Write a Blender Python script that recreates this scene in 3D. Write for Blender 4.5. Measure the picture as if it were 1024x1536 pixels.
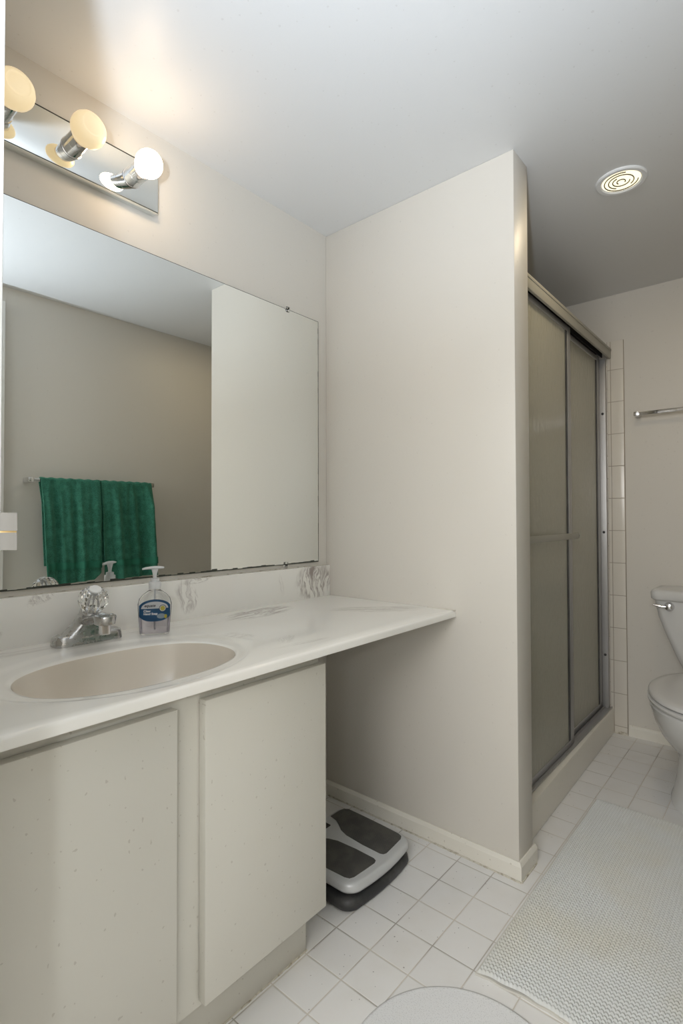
import bpy, bmesh, math, random
from mathutils import Vector, Matrix, noise
PI = math.pi
S = bpy.context.scene
C = S.collection
for o in list(bpy.data.objects): bpy.data.objects.remove(o, do_unlink=True)

# ------------------------------------------------------------------ camera
W_, H_ = 1024, 1536
F, YAW, PITCH, ROLL, SH = 792.72, 0.7074, 0.01833, -0.0023, -6.46
fv = Vector((-math.sin(YAW)*math.cos(PITCH), math.cos(YAW)*math.cos(PITCH), math.sin(PITCH)))
r0 = Vector((math.cos(YAW), math.sin(YAW), 0)); u0 = r0.cross(fv)
rv = math.cos(ROLL)*r0 + math.sin(ROLL)*u0; uv = -math.sin(ROLL)*r0 + math.cos(ROLL)*u0
cam = bpy.data.objects.new('camera', bpy.data.cameras.new('camera')); C.objects.link(cam)
M4 = Matrix((rv, uv, -fv)).transposed().to_4x4(); M4.translation = Vector((1.3411, -1.4797, 1.029))
cam.matrix_world = M4
cam.data.sensor_fit = 'VERTICAL'; cam.data.sensor_height = 24; cam.data.lens = 24*F/H_
cam.data.shift_y = SH/H_; cam.data.clip_start = 0.02
S.camera = cam

# ------------------------------------------------------------------ light
S.view_settings.view_transform = 'Standard'; S.view_settings.look = 'None'
S.view_settings.gamma = 1; S.view_settings.use_curve_mapping = False
S.view_settings.exposure = 0.2
world = bpy.data.worlds.new('world'); S.world = world; world.use_nodes = True
world.node_tree.nodes['Background'].inputs[0].default_value = (.8, .85, .9, 1)
world.node_tree.nodes['Background'].inputs[1].default_value = 0.3
def lamp(name, kind, loc, energy, color, aim=None, **kw):
    d = bpy.data.lights.new(name, kind); d.energy = energy; d.color = color
    for k, v in kw.items(): setattr(d, k, v)
    o = bpy.data.objects.new(name, d); C.objects.link(o); o.location = loc
    if aim is not None:
        o.rotation_euler = (Vector(aim)-Vector(loc)).to_track_quat('-Z', 'Y').to_euler()
    return o
FL = (1.34, -1.68, 1.10)
lamp('flash_lamp', 'SPOT', FL, 98, (.74, .85, 1.0), aim=(.92, -1.12, 2.1), spot_size=math.radians(92), spot_blend=1.0, shadow_soft_size=.03)
lamp('flash_spill', 'POINT', FL, 6.5, (.90, .95, 1.0), shadow_soft_size=.03)
lamp('hall_fill_lamp', 'AREA', (1.2, -2.64, 1.5), 40, (.99, .98, .97), aim=(1.0, 0, .1), shape='RECTANGLE', size=1.1, size_y=1.1)  # added fill lamp behind the camera, lifts floor and counter; no window here

# ------------------------------------------------------------------ materials
def mat(name, col, rough=.5, metal=0, spec=.5, **kw):
    m = bpy.data.materials.new(name); m.use_nodes = True
    b = m.node_tree.nodes['Principled BSDF']
    b.inputs['Base Color'].default_value = (*col, 1); b.inputs['Roughness'].default_value = rough
    b.inputs['Metallic'].default_value = metal; b.inputs['Specular IOR Level'].default_value = spec
    for k, v in kw.items(): b.inputs[k.replace('_', ' ')].default_value = v
    return m
def nt(m): return m.node_tree.nodes, m.node_tree.links, m.node_tree.nodes['Principled BSDF']
class NB:
    """small node builder"""
    def __init__(s, m): s.m = m; s.n, s.l, s.b = nt(m); s.tc = s.n.new('ShaderNodeTexCoord'); s.obj = s.tc.outputs['Object']
    def sep(s, v=None):
        k = s.n.new('ShaderNodeSeparateXYZ'); s.l.new(v or s.obj, k.inputs[0]); return k.outputs
    def comb(s, x=0, y=0, z=0):
        k = s.n.new('ShaderNodeCombineXYZ')
        for i, v in enumerate((x, y, z)): s.put(v, k.inputs[i])
        return k.outputs[0]
    def put(s, v, i):
        if isinstance(v, (int, float)): i.default_value = v
        else: s.l.new(v, i)
    def m_(s, op, a, b=0, c=0):
        k = s.n.new('ShaderNodeMath'); k.operation = op
        s.put(a, k.inputs[0]); s.put(b, k.inputs[1]); s.put(c, k.inputs[2]); return k.outputs[0]
    def noise(s, scale, vec=None, detail=3, rough=.5, dist=0):
        k = s.n.new('ShaderNodeTexNoise'); s.l.new(vec or s.obj, k.inputs['Vector'])
        k.inputs['Scale'].default_value = scale; k.inputs['Detail'].default_value = detail
        k.inputs['Roughness'].default_value = rough; k.inputs['Distortion'].default_value = dist
        return k.outputs
    def ramp(s, f, a, b, c0=0, c1=1):
        k = s.n.new('ShaderNodeMapRange'); k.interpolation_type = 'SMOOTHSTEP'
        s.put(f, k.inputs[0]); k.inputs[1].default_value = a; k.inputs[2].default_value = b
        k.inputs[3].default_value = c0; k.inputs[4].default_value = c1; return k.outputs[0]
    def mix(s, f, a, b):
        k = s.n.new('ShaderNodeMix'); k.data_type = 'RGBA'; s.put(f, k.inputs[0])
        for v, i in ((a, k.inputs[6]), (b, k.inputs[7])):
            if isinstance(v, tuple): i.default_value = (*v, 1)
            else: s.l.new(v, i)
        return k.outputs[2]
    def scalev(s, v, sc):
        k = s.n.new('ShaderNodeVectorMath'); k.operation = 'MULTIPLY'; s.l.new(v or s.obj, k.inputs[0]); k.inputs[1].default_value = sc; return k.outputs[0]
    def bump(s, h, strength=.2, dist=.001):
        k = s.n.new('ShaderNodeBump'); k.inputs['Strength'].default_value = strength; k.inputs['Distance'].default_value = dist
        s.l.new(h, k.inputs['Height']); s.l.new(k.outputs[0], s.b.inputs['Normal'])
    def color(s, c): s.l.new(c, s.b.inputs['Base Color'])
    def roughness(s, r): s.put(r, s.b.inputs['Roughness'])

def wall_mat(name, col, rough=.45, dirt=.05):
    m = mat(name, col, rough); n = NB(m)
    big = n.noise(1.7, detail=2)[0]; sp = n.noise(110, detail=0)[0]
    c = n.mix(n.ramp(big, .35, .7, 0, dirt), col, tuple(x*.8 for x in col))
    c = n.mix(n.ramp(sp, .80, .83, 0, .12), c, (.22, .18, .13))
    n.color(c); n.bump(n.noise(260, detail=2)[0], .12, .001)
    return m
def scuffed_paint(name, col, rough=.35):
    m = mat(name, col, rough); n = NB(m)
    big = n.noise(3, detail=3)[0]; sp = n.noise(130, detail=0)[0]
    c = n.mix(n.ramp(big, .4, .7, 0, .10), col, (col[0]*.85, col[1]*.78, col[2]*.66))
    c = n.mix(n.ramp(sp, .80, .83, 0, .28), c, (.25, .2, .14))
    n.color(c); n.bump(n.noise(120, detail=3)[0], .10, .001)
    return m
def tile_mat(name, axes, pitch, off, col, grout, gw=.0022, rough=.25, dirty=True):
    m = mat(name, col, rough); n = NB(m); x = n.sep()
    ds = []; ids = []
    for i, a in enumerate(axes):
        q = n.m_('DIVIDE', n.m_('SUBTRACT', x[a], off[i]), pitch[i])
        fr = n.m_('FRACT', q); d = n.m_('MULTIPLY', n.m_('MINIMUM', fr, n.m_('SUBTRACT', 1.0, fr)), pitch[i])
        ds.append(d); ids.append(n.m_('FLOOR', q))
    d = n.m_('MINIMUM', ds[0], ds[1])
    g = n.ramp(d, gw*.35, gw*.9, 1, 0)
    wn = n.n.new('ShaderNodeTexWhiteNoise'); n.l.new(n.comb(ids[0], ids[1], 0), wn.inputs['Vector'])
    tc = n.mix(n.m_('MULTIPLY', wn.outputs[0], .35), col, tuple(v*.88 for v in col))
    tc = n.mix(n.ramp(n.noise(9, detail=4)[0], .45, .75, 0, .18 if dirty else .05), tc, (col[0]*.82, col[1]*.78, col[2]*.7))
    sp = n.noise(150, detail=0)[0]
    if dirty: tc = n.mix(n.ramp(sp, .83, .85, 0, .6), tc, (.12, .09, .06))
    gc = n.mix(n.ramp(n.noise(5, detail=2)[0], .48, .66), grout, tuple(v*(.62 if dirty else .8) for v in grout))
    n.color(n.mix(g, tc, gc))
    n.roughness(n.ramp(g, 0, 1, rough, .85))
    n.bump(n.ramp(d, gw*.3, gw*1.6), .5, .0012)
    return m
WALL = (.70, .665, .60)
M = {}
M['wall'] = wall_mat('wall_paint', WALL)
M['ceil'] = wall_mat('ceiling_paint', (.745, .745, .735), .4, .03)
M['trim'] = scuffed_paint('trim_paint', (.80, .77, .69))
M['cab'] = scuffed_paint('cabinet_paint', (.69, .67, .60))
M['white'] = mat('white_paint', (.85, .86, .86), .35)
M['floor'] = tile_mat('floor_tile', (0, 1), (.1067, .1067), (.028, -.040), (.85, .84, .82), (.64, .60, .53))
M['wtile'] = tile_mat('shower_tile', (0, 2), (.1085, .1085), (.664, .02), (.76, .715, .635), (.42, .36, .29), rough=.2, dirty=False)
M['wtile2'] = tile_mat('shower_tile_side', (1, 2), (.1085, .1085), (.0, .02), (.76, .715, .635), (.42, .36, .29), rough=.2, dirty=False)
M['trimtile'] = tile_mat('bullnose_tile', (0, 2), (.0575, .1545), (.6785, .036), (.76, .715, .635), (.42, .36, .29), rough=.2, dirty=False)
M['chrome'] = mat('chrome', (.75, .75, .76), .12, 1)
n = NB(M['chrome']); n.roughness(n.ramp(n.noise(40)[0], .3, .7, .08, .22))
M['chrome_old'] = mat('worn_chrome', (.66, .66, .65), .2, 1)
n = NB(M['chrome_old']); n.roughness(n.ramp(n.noise(60)[0], .3, .7, .20, .34)); n.color(n.mix(n.ramp(n.noise(90)[0], .5, .8, 0, .5), (.56, .56, .56), (.40, .39, .37)))
M['strike'] = mat('strike_metal', (.17, .165, .15), .6, .2)
M['alu'] = mat('aluminium', (.44, .435, .43), .42, .6)
M['alu_p'] = mat('painted_aluminium', (.40, .385, .33), .45, .15)
M['dark'] = mat('dark_gap', (.03, .03, .028), .6)
M['mirror'] = mat('mirror_silver', (.84, .86, .84), .005, 1)
M['mirror_edge'] = mat('mirror_edge', (.04, .045, .035), .4)
M['clear'] = mat('clear_acrylic', (.96, .97, .97), .04, 0, Transmission_Weight=1.0, IOR=1.48)
M['liquid'] = mat('clear_soap', (.90, .86, .93), .05, 0, Transmission_Weight=.85, IOR=1.35)
M['pump'] = mat('pump_plastic', (.86, .87, .87), .3, 0, Transmission_Weight=.25)
M['porcelain'] = mat('porcelain', (.70, .695, .675), .12)
M['seat'] = mat('seat_plastic', (.69, .68, .66), .22)
M['charcoal'] = mat('charcoal_rubber', (.035, .036, .038), .5)
n = NB(M['charcoal']); n.color(n.mix(n.ramp(n.noise(18, detail=4)[0], .4, .75), (.030, .031, .033), (.075, .073, .07))); n.bump(n.noise(900)[0], .2, .0005)
M['pad'] = mat('scale_pad', (.06, .06, .055), .65); n = NB(M['pad']); x = n.sep()
wx = n.m_('SINE', n.m_('MULTIPLY', x[0], 1500)); wy = n.m_('SINE', n.m_('MULTIPLY', x[1], 1500))
k = n.m_('MULTIPLY', wx, wy); dust = n.ramp(n.noise(25, detail=4)[0], .35, .7)
n.color(n.mix(n.m_('MULTIPLY', dust, .6), n.mix(n.ramp(k, -1, 1), (.040, .040, .038), (.085, .083, .076)), (.12, .115, .10))); n.bump(k, .4, .0006)
M['silver'] = mat('silver_plastic', (.60, .61, .61), .3, .1)
M['mat'] = mat('mat_cotton', (.72, .72, .69), .95); n = NB(M['mat'])
n.color(n.mix(n.ramp(n.noise(3.5, detail=3)[0], .42, .72, 0, .55), (.70, .71, .69), (.68, .64, .52))); n.bump(n.noise(1400, detail=2)[0], .5, .001)
M['matedge'] = mat('mat_backing', (.66, .64, .58), .8)
M['roundmat'] = mat('speckled_foam', (.74, .745, .745), .6); n = NB(M['roundmat'])
n.color(n.mix(n.ramp(n.noise(420, detail=1)[0], .5, .72, 0, .5), (.75, .755, .755), (.50, .50, .50))); n.bump(n.noise(500)[0], .3, .0006)
# terry cloth
M['towel'] = mat('green_terry', (.012, .13, .075), .95); n = NB(M['towel'])
fz = n.noise(340, detail=3, rough=.7)[0]; med = n.noise(35, detail=4)[0]
c = n.mix(n.ramp(fz, .35, .7), (.010, .085, .052), (.045, .24, .16)); c = n.mix(n.ramp(med, .40, .75, 0, .5), c, (.07, .29, .20)); n.color(c)
n.bump(fz, .9, .003)
n.b.inputs['Sheen Weight'].default_value = .25; n.b.inputs['Sheen Tint'].default_value = (.3, .8, .55, 1)
M['towelband'] = mat('green_dobby', (.014, .15, .09), .8); n = NB(M['towelband']); n.bump(n.noise(200)[0], .3, .001)
# obscure glass
def obscure(name):
    m = mat(name, (.76, .74, .62), .22, 0); n = NB(m)
    n.b.inputs['Transmission Weight'].default_value = .55; n.b.inputs['IOR'].default_value = 1.45
    v = n.scalev(None, (60, 60, 22)); ns = n.noise(1, v, detail=2, dist=.6)[0]
    n.bump(ns, .8, .003); n.roughness(.26)
    return m
M['obscure'] = obscure('obscure_glass')
# emission
def emit(name, col, strength, base=(.9, .85, .7)):
    m = mat(name, base, .3); b = m.node_tree.nodes['Principled BSDF']
    b.inputs['Emission Color'].default_value = (*col, 1); b.inputs['Emission Strength'].default_value = strength; return m
M['bulb_on'] = emit('bulb_lit', (1, .75, .50), 18)
M['bulb'] = emit('bulb_cream', (1, .74, .40), .45, (.90, .80, .58))
M['lens'] = emit('lamp_lens', (1, .86, .55), 1.1, (.9, .9, .8))

# cultured marble with smoky swirls of its own
def marble(name, veins=True):
    m = mat(name, (.78, .745, .67), .12); n = NB(m); x = n.sep()
    base = n.mix(n.ramp(n.noise(2.5, detail=3)[0], .35, .7), (.93, .915, .86), (.90, .87, .81))
    n.b.inputs['Coat Weight'].default_value = .3
    if not veins: n.color(n.mix(.0, (.72, .655, .56), (.72, .655, .56))); return m
    def ell(cx, cy, a, b, ang, u, v):
        ca, sa = math.cos(ang), math.sin(ang)
        du = n.m_('SUBTRACT', u, cx); dv = n.m_('SUBTRACT', v, cy)
        p = n.m_('DIVIDE', n.m_('ADD', n.m_('MULTIPLY', du, ca), n.m_('MULTIPLY', dv, sa)), a)
        q = n.m_('DIVIDE', n.m_('SUBTRACT', n.m_('MULTIPLY', dv, ca), n.m_('MULTIPLY', du, sa)), b)
        d = n.m_('ADD', n.m_('MULTIPLY', p, p), n.m_('MULTIPLY', q, q))
        return n.ramp(d, .35, 1.1, 1, 0), p, q
    tot = None
    # (axis pair, centre, semi axes, angle, strength, streaks across, ring)
    if name.endswith('splash'):
        pats = [((1, 2), (-.088, .80), (.098, .075), 0, 1.2, 3.6), ((1, 2), (-.615, .805), (.03, .055), .15, .75, 2.2), ((1, 2), (-.575, .847), (.055, .010), .1, .7, 1.6),
                ((1, 2), (-1.0, .845), (.035, .014), .4, .6, 3), ((1, 2), (-.25, .80), (.012, .045), .05, .35, 1.5), ((1, 2), (-1.15, .79), (.10, .03), 0, .4, 1.4), ((1, 2), (-.72, .80), (.03, .04), 0, .3, 4)]
    else:
        pats = [((1, 0), (-.41, .10), (.15, .065), -.15, 1.25, 1.5), ((1, 0), (-.13, .34), (.16, .065), .75, .8, 1.8), ((1, 0), (-.655, .30), (.03, .05), 0, .45, 2),
                ((1, 0), (-.60, .475), (.09, .012), .1, .4, 1), ((1, 0), (-1.1, .07), (.15, .03), 0, .5, 1), ((1, 0), (-.70, .09), (.15, .03), .2, .45, 1.2), ((1, 0), (-.60, .42), (.05, .02), -.6, .3, 1)]
    for ax, c, ab, ang, st, fr in pats:
        u, v = x[ax[0]], x[ax[1]]
        wob = n.m_('MULTIPLY', n.m_('SUBTRACT', n.noise(16, detail=3)[0], .5), .05)
        mask, p, q = ell(c[0], c[1], ab[0], ab[1], ang, n.m_('ADD', u, wob), v)
        if name.endswith('splash'): vec = n.comb(n.m_('MULTIPLY', p, fr), n.m_('MULTIPLY', q, .55), c[0]*10); dd = .3
        else: vec = n.comb(n.m_('MULTIPLY', p, .9), n.m_('MULTIPLY', q, 2.6*fr), c[0]*10); dd = .9
        k = n.noise(1.1, vec, detail=4, rough=.5, dist=dd)[0]
        ridge = n.m_('ABSOLUTE', n.m_('SUBTRACT', k, .5))
        line = n.ramp(ridge, .0, .06, .75, 0)
        soft = n.ramp(k, .50, .70, 0, .9)
        g = n.m_('MULTIPLY', n.m_('MULTIPLY', n.m_('MAXIMUM', line, soft), mask), st)
        tot = g if tot is None else n.m_('MAXIMUM', tot, g)
    n.color(n.mix(n.m_('MINIMUM', n.m_('MULTIPLY', tot, .8), .85), base, (.24, .185, .16)))
    return m
M['marble'] = marble('marble_top'); M['splash'] = marble('marble_splash'); M['bowl'] = marble('marble_bowl', False)
M['grime'] = mat('caulk', (.58, .53, .42), .7); n = NB(M['grime']); n.color(n.mix(n.ramp(n.noise(60, detail=4)[0], .48, .72, 0, .8), (.66, .62, .53), (.26, .21, .13)))
M['blue'] = mat('label_blue', (.035, .13, .27), .35); M['lwhite'] = mat('label_white', (.86, .87, .88), .35)
M['ink'] = mat('label_ink', (.02, .02, .03), .4); M['yellow'] = mat('label_yellow', (.75, .66, .12), .4); M['lgrey'] = mat('label_fish', (.45, .55, .62), .4)
M['wood'] = mat('door_paint', (.82, .81, .77), .35)
M['brass'] = mat('old_brass', (.55, .40, .18), .35, 1)

# ------------------------------------------------------------------ mesh helpers
class MB:
    def __init__(s): s.bm = bmesh.new()
    def box(s, x0, x1, y0, y1, z0, z1, bev=0, seg=2):
        t = bmesh.new(); bmesh.ops.create_cube(t, size=1)
        for v in t.verts: v.co = Vector((x0+(v.co.x+.5)*(x1-x0), y0+(v.co.y+.5)*(y1-y0), z0+(v.co.z+.5)*(z1-z0)))
        if bev: bmesh.ops.bevel(t, geom=t.edges[:], offset=bev, segments=seg, affect='EDGES', profile=.5)
        return s.add(t)
    def add(s, t, mx=None):
        if mx is not None: bmesh.ops.transform(t, matrix=mx, verts=t.verts)
        me = bpy.data.meshes.new('t'); t.to_mesh(me); t.free(); s.bm.from_mesh(me); bpy.data.meshes.remove(me); return s
    def vf(s, vs, fs):
        v = [s.bm.verts.new(p) for p in vs]
        for f in fs:
            try: s.bm.faces.new([v[i] for i in f])
            except ValueError: pass
        return s
    def loft(s, rings, closed=True, cap0=True, cap1=True):
        n = len(rings[0]); vs = [p for r in rings for p in r]; fs = []
        for k in range(len(rings)-1):
            for i in range(n if closed else n-1):
                j = (i+1) % n; fs.append((k*n+i, k*n+j, (k+1)*n+j, (k+1)*n+i))
        if cap0: fs.append(tuple(reversed(range(n))))
        if cap1: fs.append(tuple((len(rings)-1)*n+i for i in range(n)))
        return s.vf(vs, fs)
    def lathe(s, prof, o=(0, 0, 0), ax=(0, 0, 1), seg=40, cap0=True, cap1=True):
        q = Vector(ax).normalized().to_track_quat('Z', 'Y'); o = Vector(o); rings = []
        for r, h in prof:
            rings.append([o+q @ Vector((max(r, 1e-5)*math.cos(2*PI*i/seg), max(r, 1e-5)*math.sin(2*PI*i/seg), h)) for i in range(seg)])
        return s.loft(rings, True, cap0, cap1)
    def cyl(s, a, b, r, seg=24, bev=0):
        a, b = Vector(a), Vector(b); L = (b-a).length
        pr = [(r, 0), (r, L)] if not bev else [(r-bev, 0), (r, bev), (r, L-bev), (r-bev, L)]
        return s.lathe(pr, a, b-a, seg)
    def tube(s, pts, r, seg=10):
        pts = [Vector(p) for p in pts]; rings = []
        up = Vector((0, 0, 1))
        for i, p in enumerate(pts):
            t = (pts[min(i+1, len(pts)-1)]-pts[max(i-1, 0)]).normalized()
            a = t.cross(up); a = a.normalized() if a.length > 1e-4 else Vector((1, 0, 0)); b = t.cross(a)
            rr = r[i] if isinstance(r, (list, tuple)) else r
            rings.append([p+rr*(math.cos(2*PI*k/seg)*a+math.sin(2*PI*k/seg)*b) for k in range(seg)])
        return s.loft(rings)
    def prism(s, poly, z0, z1, bev=0):
        t = bmesh.new(); vs = [t.verts.new((p[0], p[1], z0)) for p in poly]; f = t.faces.new(vs)
        r = bmesh.ops.extrude_face_region(t, geom=[f]); vv = [g for g in r['geom'] if isinstance(g, bmesh.types.BMVert)]
        for v in vv: v.co.z = z1
        bmesh.ops.recalc_face_normals(t, faces=t.faces)
        if bev:
            es = [e for e in t.edges if abs(e.verts[0].co.z-e.verts[1].co.z) < 1e-6]
            bmesh.ops.bevel(t, geom=es, offset=bev, segments=3, affect='EDGES', profile=.5)
        return s.add(t)
    def done(s, name, m, parent=None, smooth=True, angle=35):
        bmesh.ops.recalc_face_normals(s.bm, faces=s.bm.faces)
        me = bpy.data.meshes.new(name); s.bm.to_mesh(me); s.bm.free()
        me.materials.append(m)
        if smooth:
            me.polygons.foreach_set('use_smooth', [True]*len(me.polygons)); me.set_sharp_from_angle(angle=math.radians(angle))
        o = bpy.data.objects.new(name, me); C.objects.link(o)
        if parent: o.parent = parent; o.matrix_parent_inverse = inv(parent)
        return o
def wmat(o):
    m = o.matrix_basis.copy()
    return (wmat(o.parent) @ o.matrix_parent_inverse @ m) if o.parent else m
def inv(o): return wmat(o).inverted()
def tag(o, label, cat, group=None):
    o['label'] = label; o['category'] = cat
    if group: o['group'] = group
    return o
def thing(name, loc, label, cat, group=None):
    o = bpy.data.objects.new(name, None); C.objects.link(o); o.location = loc; o.empty_display_size = .05
    return tag(o, label, cat, group)
def struct(o): o['kind'] = 'structure'; return o
def rrect(x0, x1, y0, y1, r, n=6):
    pts = []
    for cx, cy, a0 in ((x1-r, y1-r, 0), (x0+r, y1-r, 90), (x0+r, y0+r, 180), (x1-r, y0+r, 270)):
        for i in range(n+1):
            a = math.radians(a0+90*i/n); pts.append((cx+r*math.cos(a), cy+r*math.sin(a)))
    return pts
def superell(cx, cy, ax, ay, e, th):
    c, s = math.cos(th), math.sin(th); k = (abs(c)**e+abs(s)**e)**(-1/e)
    return cx+ax*c*k, cy+ay*s*k
def dup(root, d, name=None):
    def cp(o, par):
        c = o.copy(); C.objects.link(c)
        if par: c.parent = par
        for ch in [x for x in bpy.data.objects if x.parent == o and x != c]: cp(ch, c)
        return c
    r = cp(root, None); r.location = Vector(root.location)+Vector(d); return r

# ------------------------------------------------------------------ room
HC = 2.10; XB = .736; T = .104; YB = 1.303; XR = 1.427; YF = -1.312; XJ = .745; YH = -2.7
def sbox(name, m, *a, bev=0): return struct(MB().box(*a, bev=bev).done(name, m))
sbox('floor', M['floor'], -.1, 2.3, YH, YB+.1, -.06, 0)
sbox('ceiling', M['ceil'], -.1, 2.3, YH, YB+.1, HC, HC+.06)
sbox('wall_left', M['wall'], -.1, 0, YH, YB+.1, 0, HC)
sbox('wall_back', M['wall'], 0, XR+.1, YB, YB+.1, 0, HC)
sbox('wall_right', M['wall'], XR, XR+.1, YF, YB, 0, HC)
struct(MB().box(0, XB, 0, T, 0, HC, bev=.0025, seg=2).done('wall_partition', M['wall']))
struct(MB().box(0, XJ-.018, YF-.1, YF, 0, HC).box(XJ-.018, XR+.005, YF-.1, YF, 2.05, HC).box(XR-.016+.016, XR+.1, YF-.1, YF, 0, HC).done('wall_front', M['wall']))
sbox('wall_hall_back', M['wall'], 0, 2.2, YH-.1, YH, 0, HC)
sbox('wall_hall_right', M['wall'], 2.2, 2.3, YH, YF, 0, HC)
sbox('wall_hall_front', M['wall'], XR+.1, 2.2, YF-.1, YF, 0, HC)
# door frame: jamb and casing with strike plate
cs = MB(); cs.box(XJ-.018, XJ, YF-.112, YF+.001, 0, 2.03); cs.box(XJ-.018, XR, YF-.112, YF+.001, 2.03, 2.048)
cs.box(XJ-.06, XJ-.002, YF, YF+.012, 0, 2.09, bev=.003); cs.box(XJ-.03, XR-.005, YF, YF+.012, 2.034, 2.09, bev=.003)
fr = struct(cs.done('trim_1', M['white']))
st = MB(); st.box(XJ-.001, XJ+.002, YF-.045, YF+.004, .985, 1.045, bev=.0008)
pl = []
for i in range(9):
    a = i/8; pl.append((XJ+.001+.014*a*a, YF+.004+.017*a-.001*a*a))
vs = []
for za, zb_, tw in ((1.0165, 1.0345, .0022), (.9975, 1.0148, -.0012)):
    st.loft([[Vector((p[0]-.001+(tw if k > 4 else 0), p[1], zb_)), Vector((p[0]+.001, p[1], zb_)), Vector((p[0]+.001+abs(tw)*.6, p[1], za)), Vector((p[0]-.001, p[1], za))] for k, p in enumerate(pl)])
st.done('strike_plate', M['strike'], fr)
MB().loft([[Vector((p[0]-.0008, p[1], 1.0165)), Vector((p[0]+.0004, p[1], 1.0165)), Vector((p[0]+.0004, p[1], 1.0148)), Vector((p[0]-.0008, p[1], 1.0148))] for p in pl]).done('strike_seam', M['brass'], fr)
# door swung flat against the right wall
dr = bpy.data.objects.new('door_1', None); C.objects.link(dr); dr.location = (XR-.022, -1.27, 0); struct(dr)
MB().box(XR-.040, XR-.006, -1.27, -.655, .012, 2.018, bev=.002).done('door_panel', M['wood'], dr)
kb = MB(); kb.lathe([(.03, 0), (.03, .004), (.012, .008), (.011, .03), (.024, .038), (.027, .05), (.022, .06), (.001, .063)], (XR-.040, -.72, 1.0), (-1, 0, 0)); kb.done('door_handle', M['chrome'], dr)
for z in (.25, 1.75):
    MB().cyl((XR-.044, -1.275, z-.045), (XR-.044, -1.275, z+.045), .006).done('hinge', M['chrome_old'], dr)
# baseboards
BH = .051
def bb(name, pts, m=M['trim']):
    """baseboard along a plan polyline; pts = [(x, y, nx, ny)...] face offset direction"""
    prof = [(0, 0), (.011, 0), (.011, BH*.80), (.007, BH*.95), (.004, BH), (0, BH)]
    rings = [[Vector((x+nx*d, y+ny*d, z)) for d, z in prof] for x, y, nx, ny in pts]
    return struct(MB().loft(rings).done(name, m, angle=25))
bb('baseboard_partition', [(0.001, 0, 0, -1), (XB, 0, 1, -1), (XB, .112, 1, 0)])
bb('baseboard_back', [(XB+.004, YB, 0, -1), (XR, YB, 0, -1)])
bb('baseboard_right', [(XR, -.60, -1, 0), (XR, YB, -1, 0)])
bb('baseboard_left', [(0, -.563, 1, 0), (0, -.0, 1, 0)])
# grimy caulk at the foot of the partition
cb = MB(); random.seed(4)
for i in range(60):
    x = .02+i*(XB-.01)/60; cb.box(x, x+.0125, -.0135-.0015*random.random(), -.010, 0, .003+.002*random.random())
for i in range(9): cb.box(XB+.010, XB+.0135+.001*random.random(), -.010+i*.0125, .003+i*.0125, 0, .004)
struct(cb.done('trim_3', M['grime']))

# shower tile: inside walls and bullnose column on the back wall
struct(MB().box(.001, .664, YB-.008, YB, .05, 1.875).done('wall_back_tiles', M['wtile']))
struct(MB().box(0, .008, T, YB-.008, .05, 1.875).done('wall_left_tiles', M['wtile2']))
struct(MB().box(.008, .615, T, T+.008, .05, 1.875).done('wall_partition_tiles', M['wtile']))
struct(MB().box(.6635, .7365, YB-.0095, YB, .0, 1.875, bev=.003).done('trim_2', M['trimtile']))

gc_ = MB()
for i in range(8): gc_.box(.668+i*.0086, .668+i*.0086+.0088, YB-.0125-.002*random.random(), YB-.0093, 0, .004+.009*random.random())
struct(gc_.done('trim_4', M['grime']))
# ------------------------------------------------------------------ shower base and enclosure
sb = thing('shower_pan', (.64, .7, 0), 'beige shower curb and pan running along the tiled floor below the sliding doors', 'shower pan')
y0, y1 = .1045, YB-.010
def curb_ring(y):
    f = (y-y0)/(y1-y0); xf = .697-.020*f; zt = .111+.006*f
    return [Vector(p) for p in ((.560, y, .002), (xf, y, .002), (xf, y, zt-.014), (xf-.004, y, zt-.005), (xf-.014, y, zt), (.565, y, zt), (.560, y, zt-.006))]
cu = MB(); cu.loft([curb_ring(y0+(y1-y0)*i/8) for i in range(9)]); cu.done('curb', M['trim'], sb, angle=30)
pn = MB(); pn.box(.009, .559, T+.009, y1, .001, .04, bev=.004); pn.done('pan', M['porcelain'], sb)
MB().cyl((.30, .7, .0402), (.30, .7, .0425), .045, 32, .001).done('drain', M['chrome_old'], sb)
se = thing('shower_enclosure', (.65, .7, .125), 'sliding shower doors of obscure patterned glass in grey metal frames', 'shower door')
hd = MB(); Y0, Y1 = .1055, YB-.0105
hd.box(.672, .682, Y0, Y1, 1.791, 1.838, bev=.0012); hd.box(.606, .674, Y0, Y1, 1.830, 1.840, bev=.0012); hd.box(.604, .609, Y0, Y1, 1.789, 1.840)
hd.box(.682, .6840, Y0, Y1, 1.826, 1.838, bev=.0008)
hd.done('header_rail', M['alu_p'], se)
MB().box(.609, .672, Y0+.001, Y1-.001, 1.824, 1.830).box(.640, .643, Y0+.001, Y1-.001, 1.803, 1.825).done('roller_channel', M['dark'], se)
tr = MB(); tr.box(.608, .671, Y0, Y1, .1165, .1185, bev=.0006)
for xx, h in ((.6695, .004), (.6435, .010), (.621, .010), (.608, .020)): tr.box(xx, xx+.0018, Y0, Y1, .117, .1185+h)
tr.done('bottom_track', M['alu'], se)
for yy, nm in ((Y1-.024, 0), (Y0, 1)):
    j = MB(); j.box(.612, .661, yy, yy+.024, .119, 1.791, bev=.001); j.box(.612, .618, yy-.012 if nm == 0 else yy+.02, yy if nm == 0 else yy+.034, .14, 1.789)
    jo = j.done('wall_jamb', M['alu'], se)
    if nm == 0:
        for z in (.37, .955, 1.525):
            MB().lathe([(.006, 0), (.006, .002), (.0035, .0045), (.001, .005)], (.648, yy, z), (0, -1, 0), 16).done('bumper_screw', M['charcoal'], jo)
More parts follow.
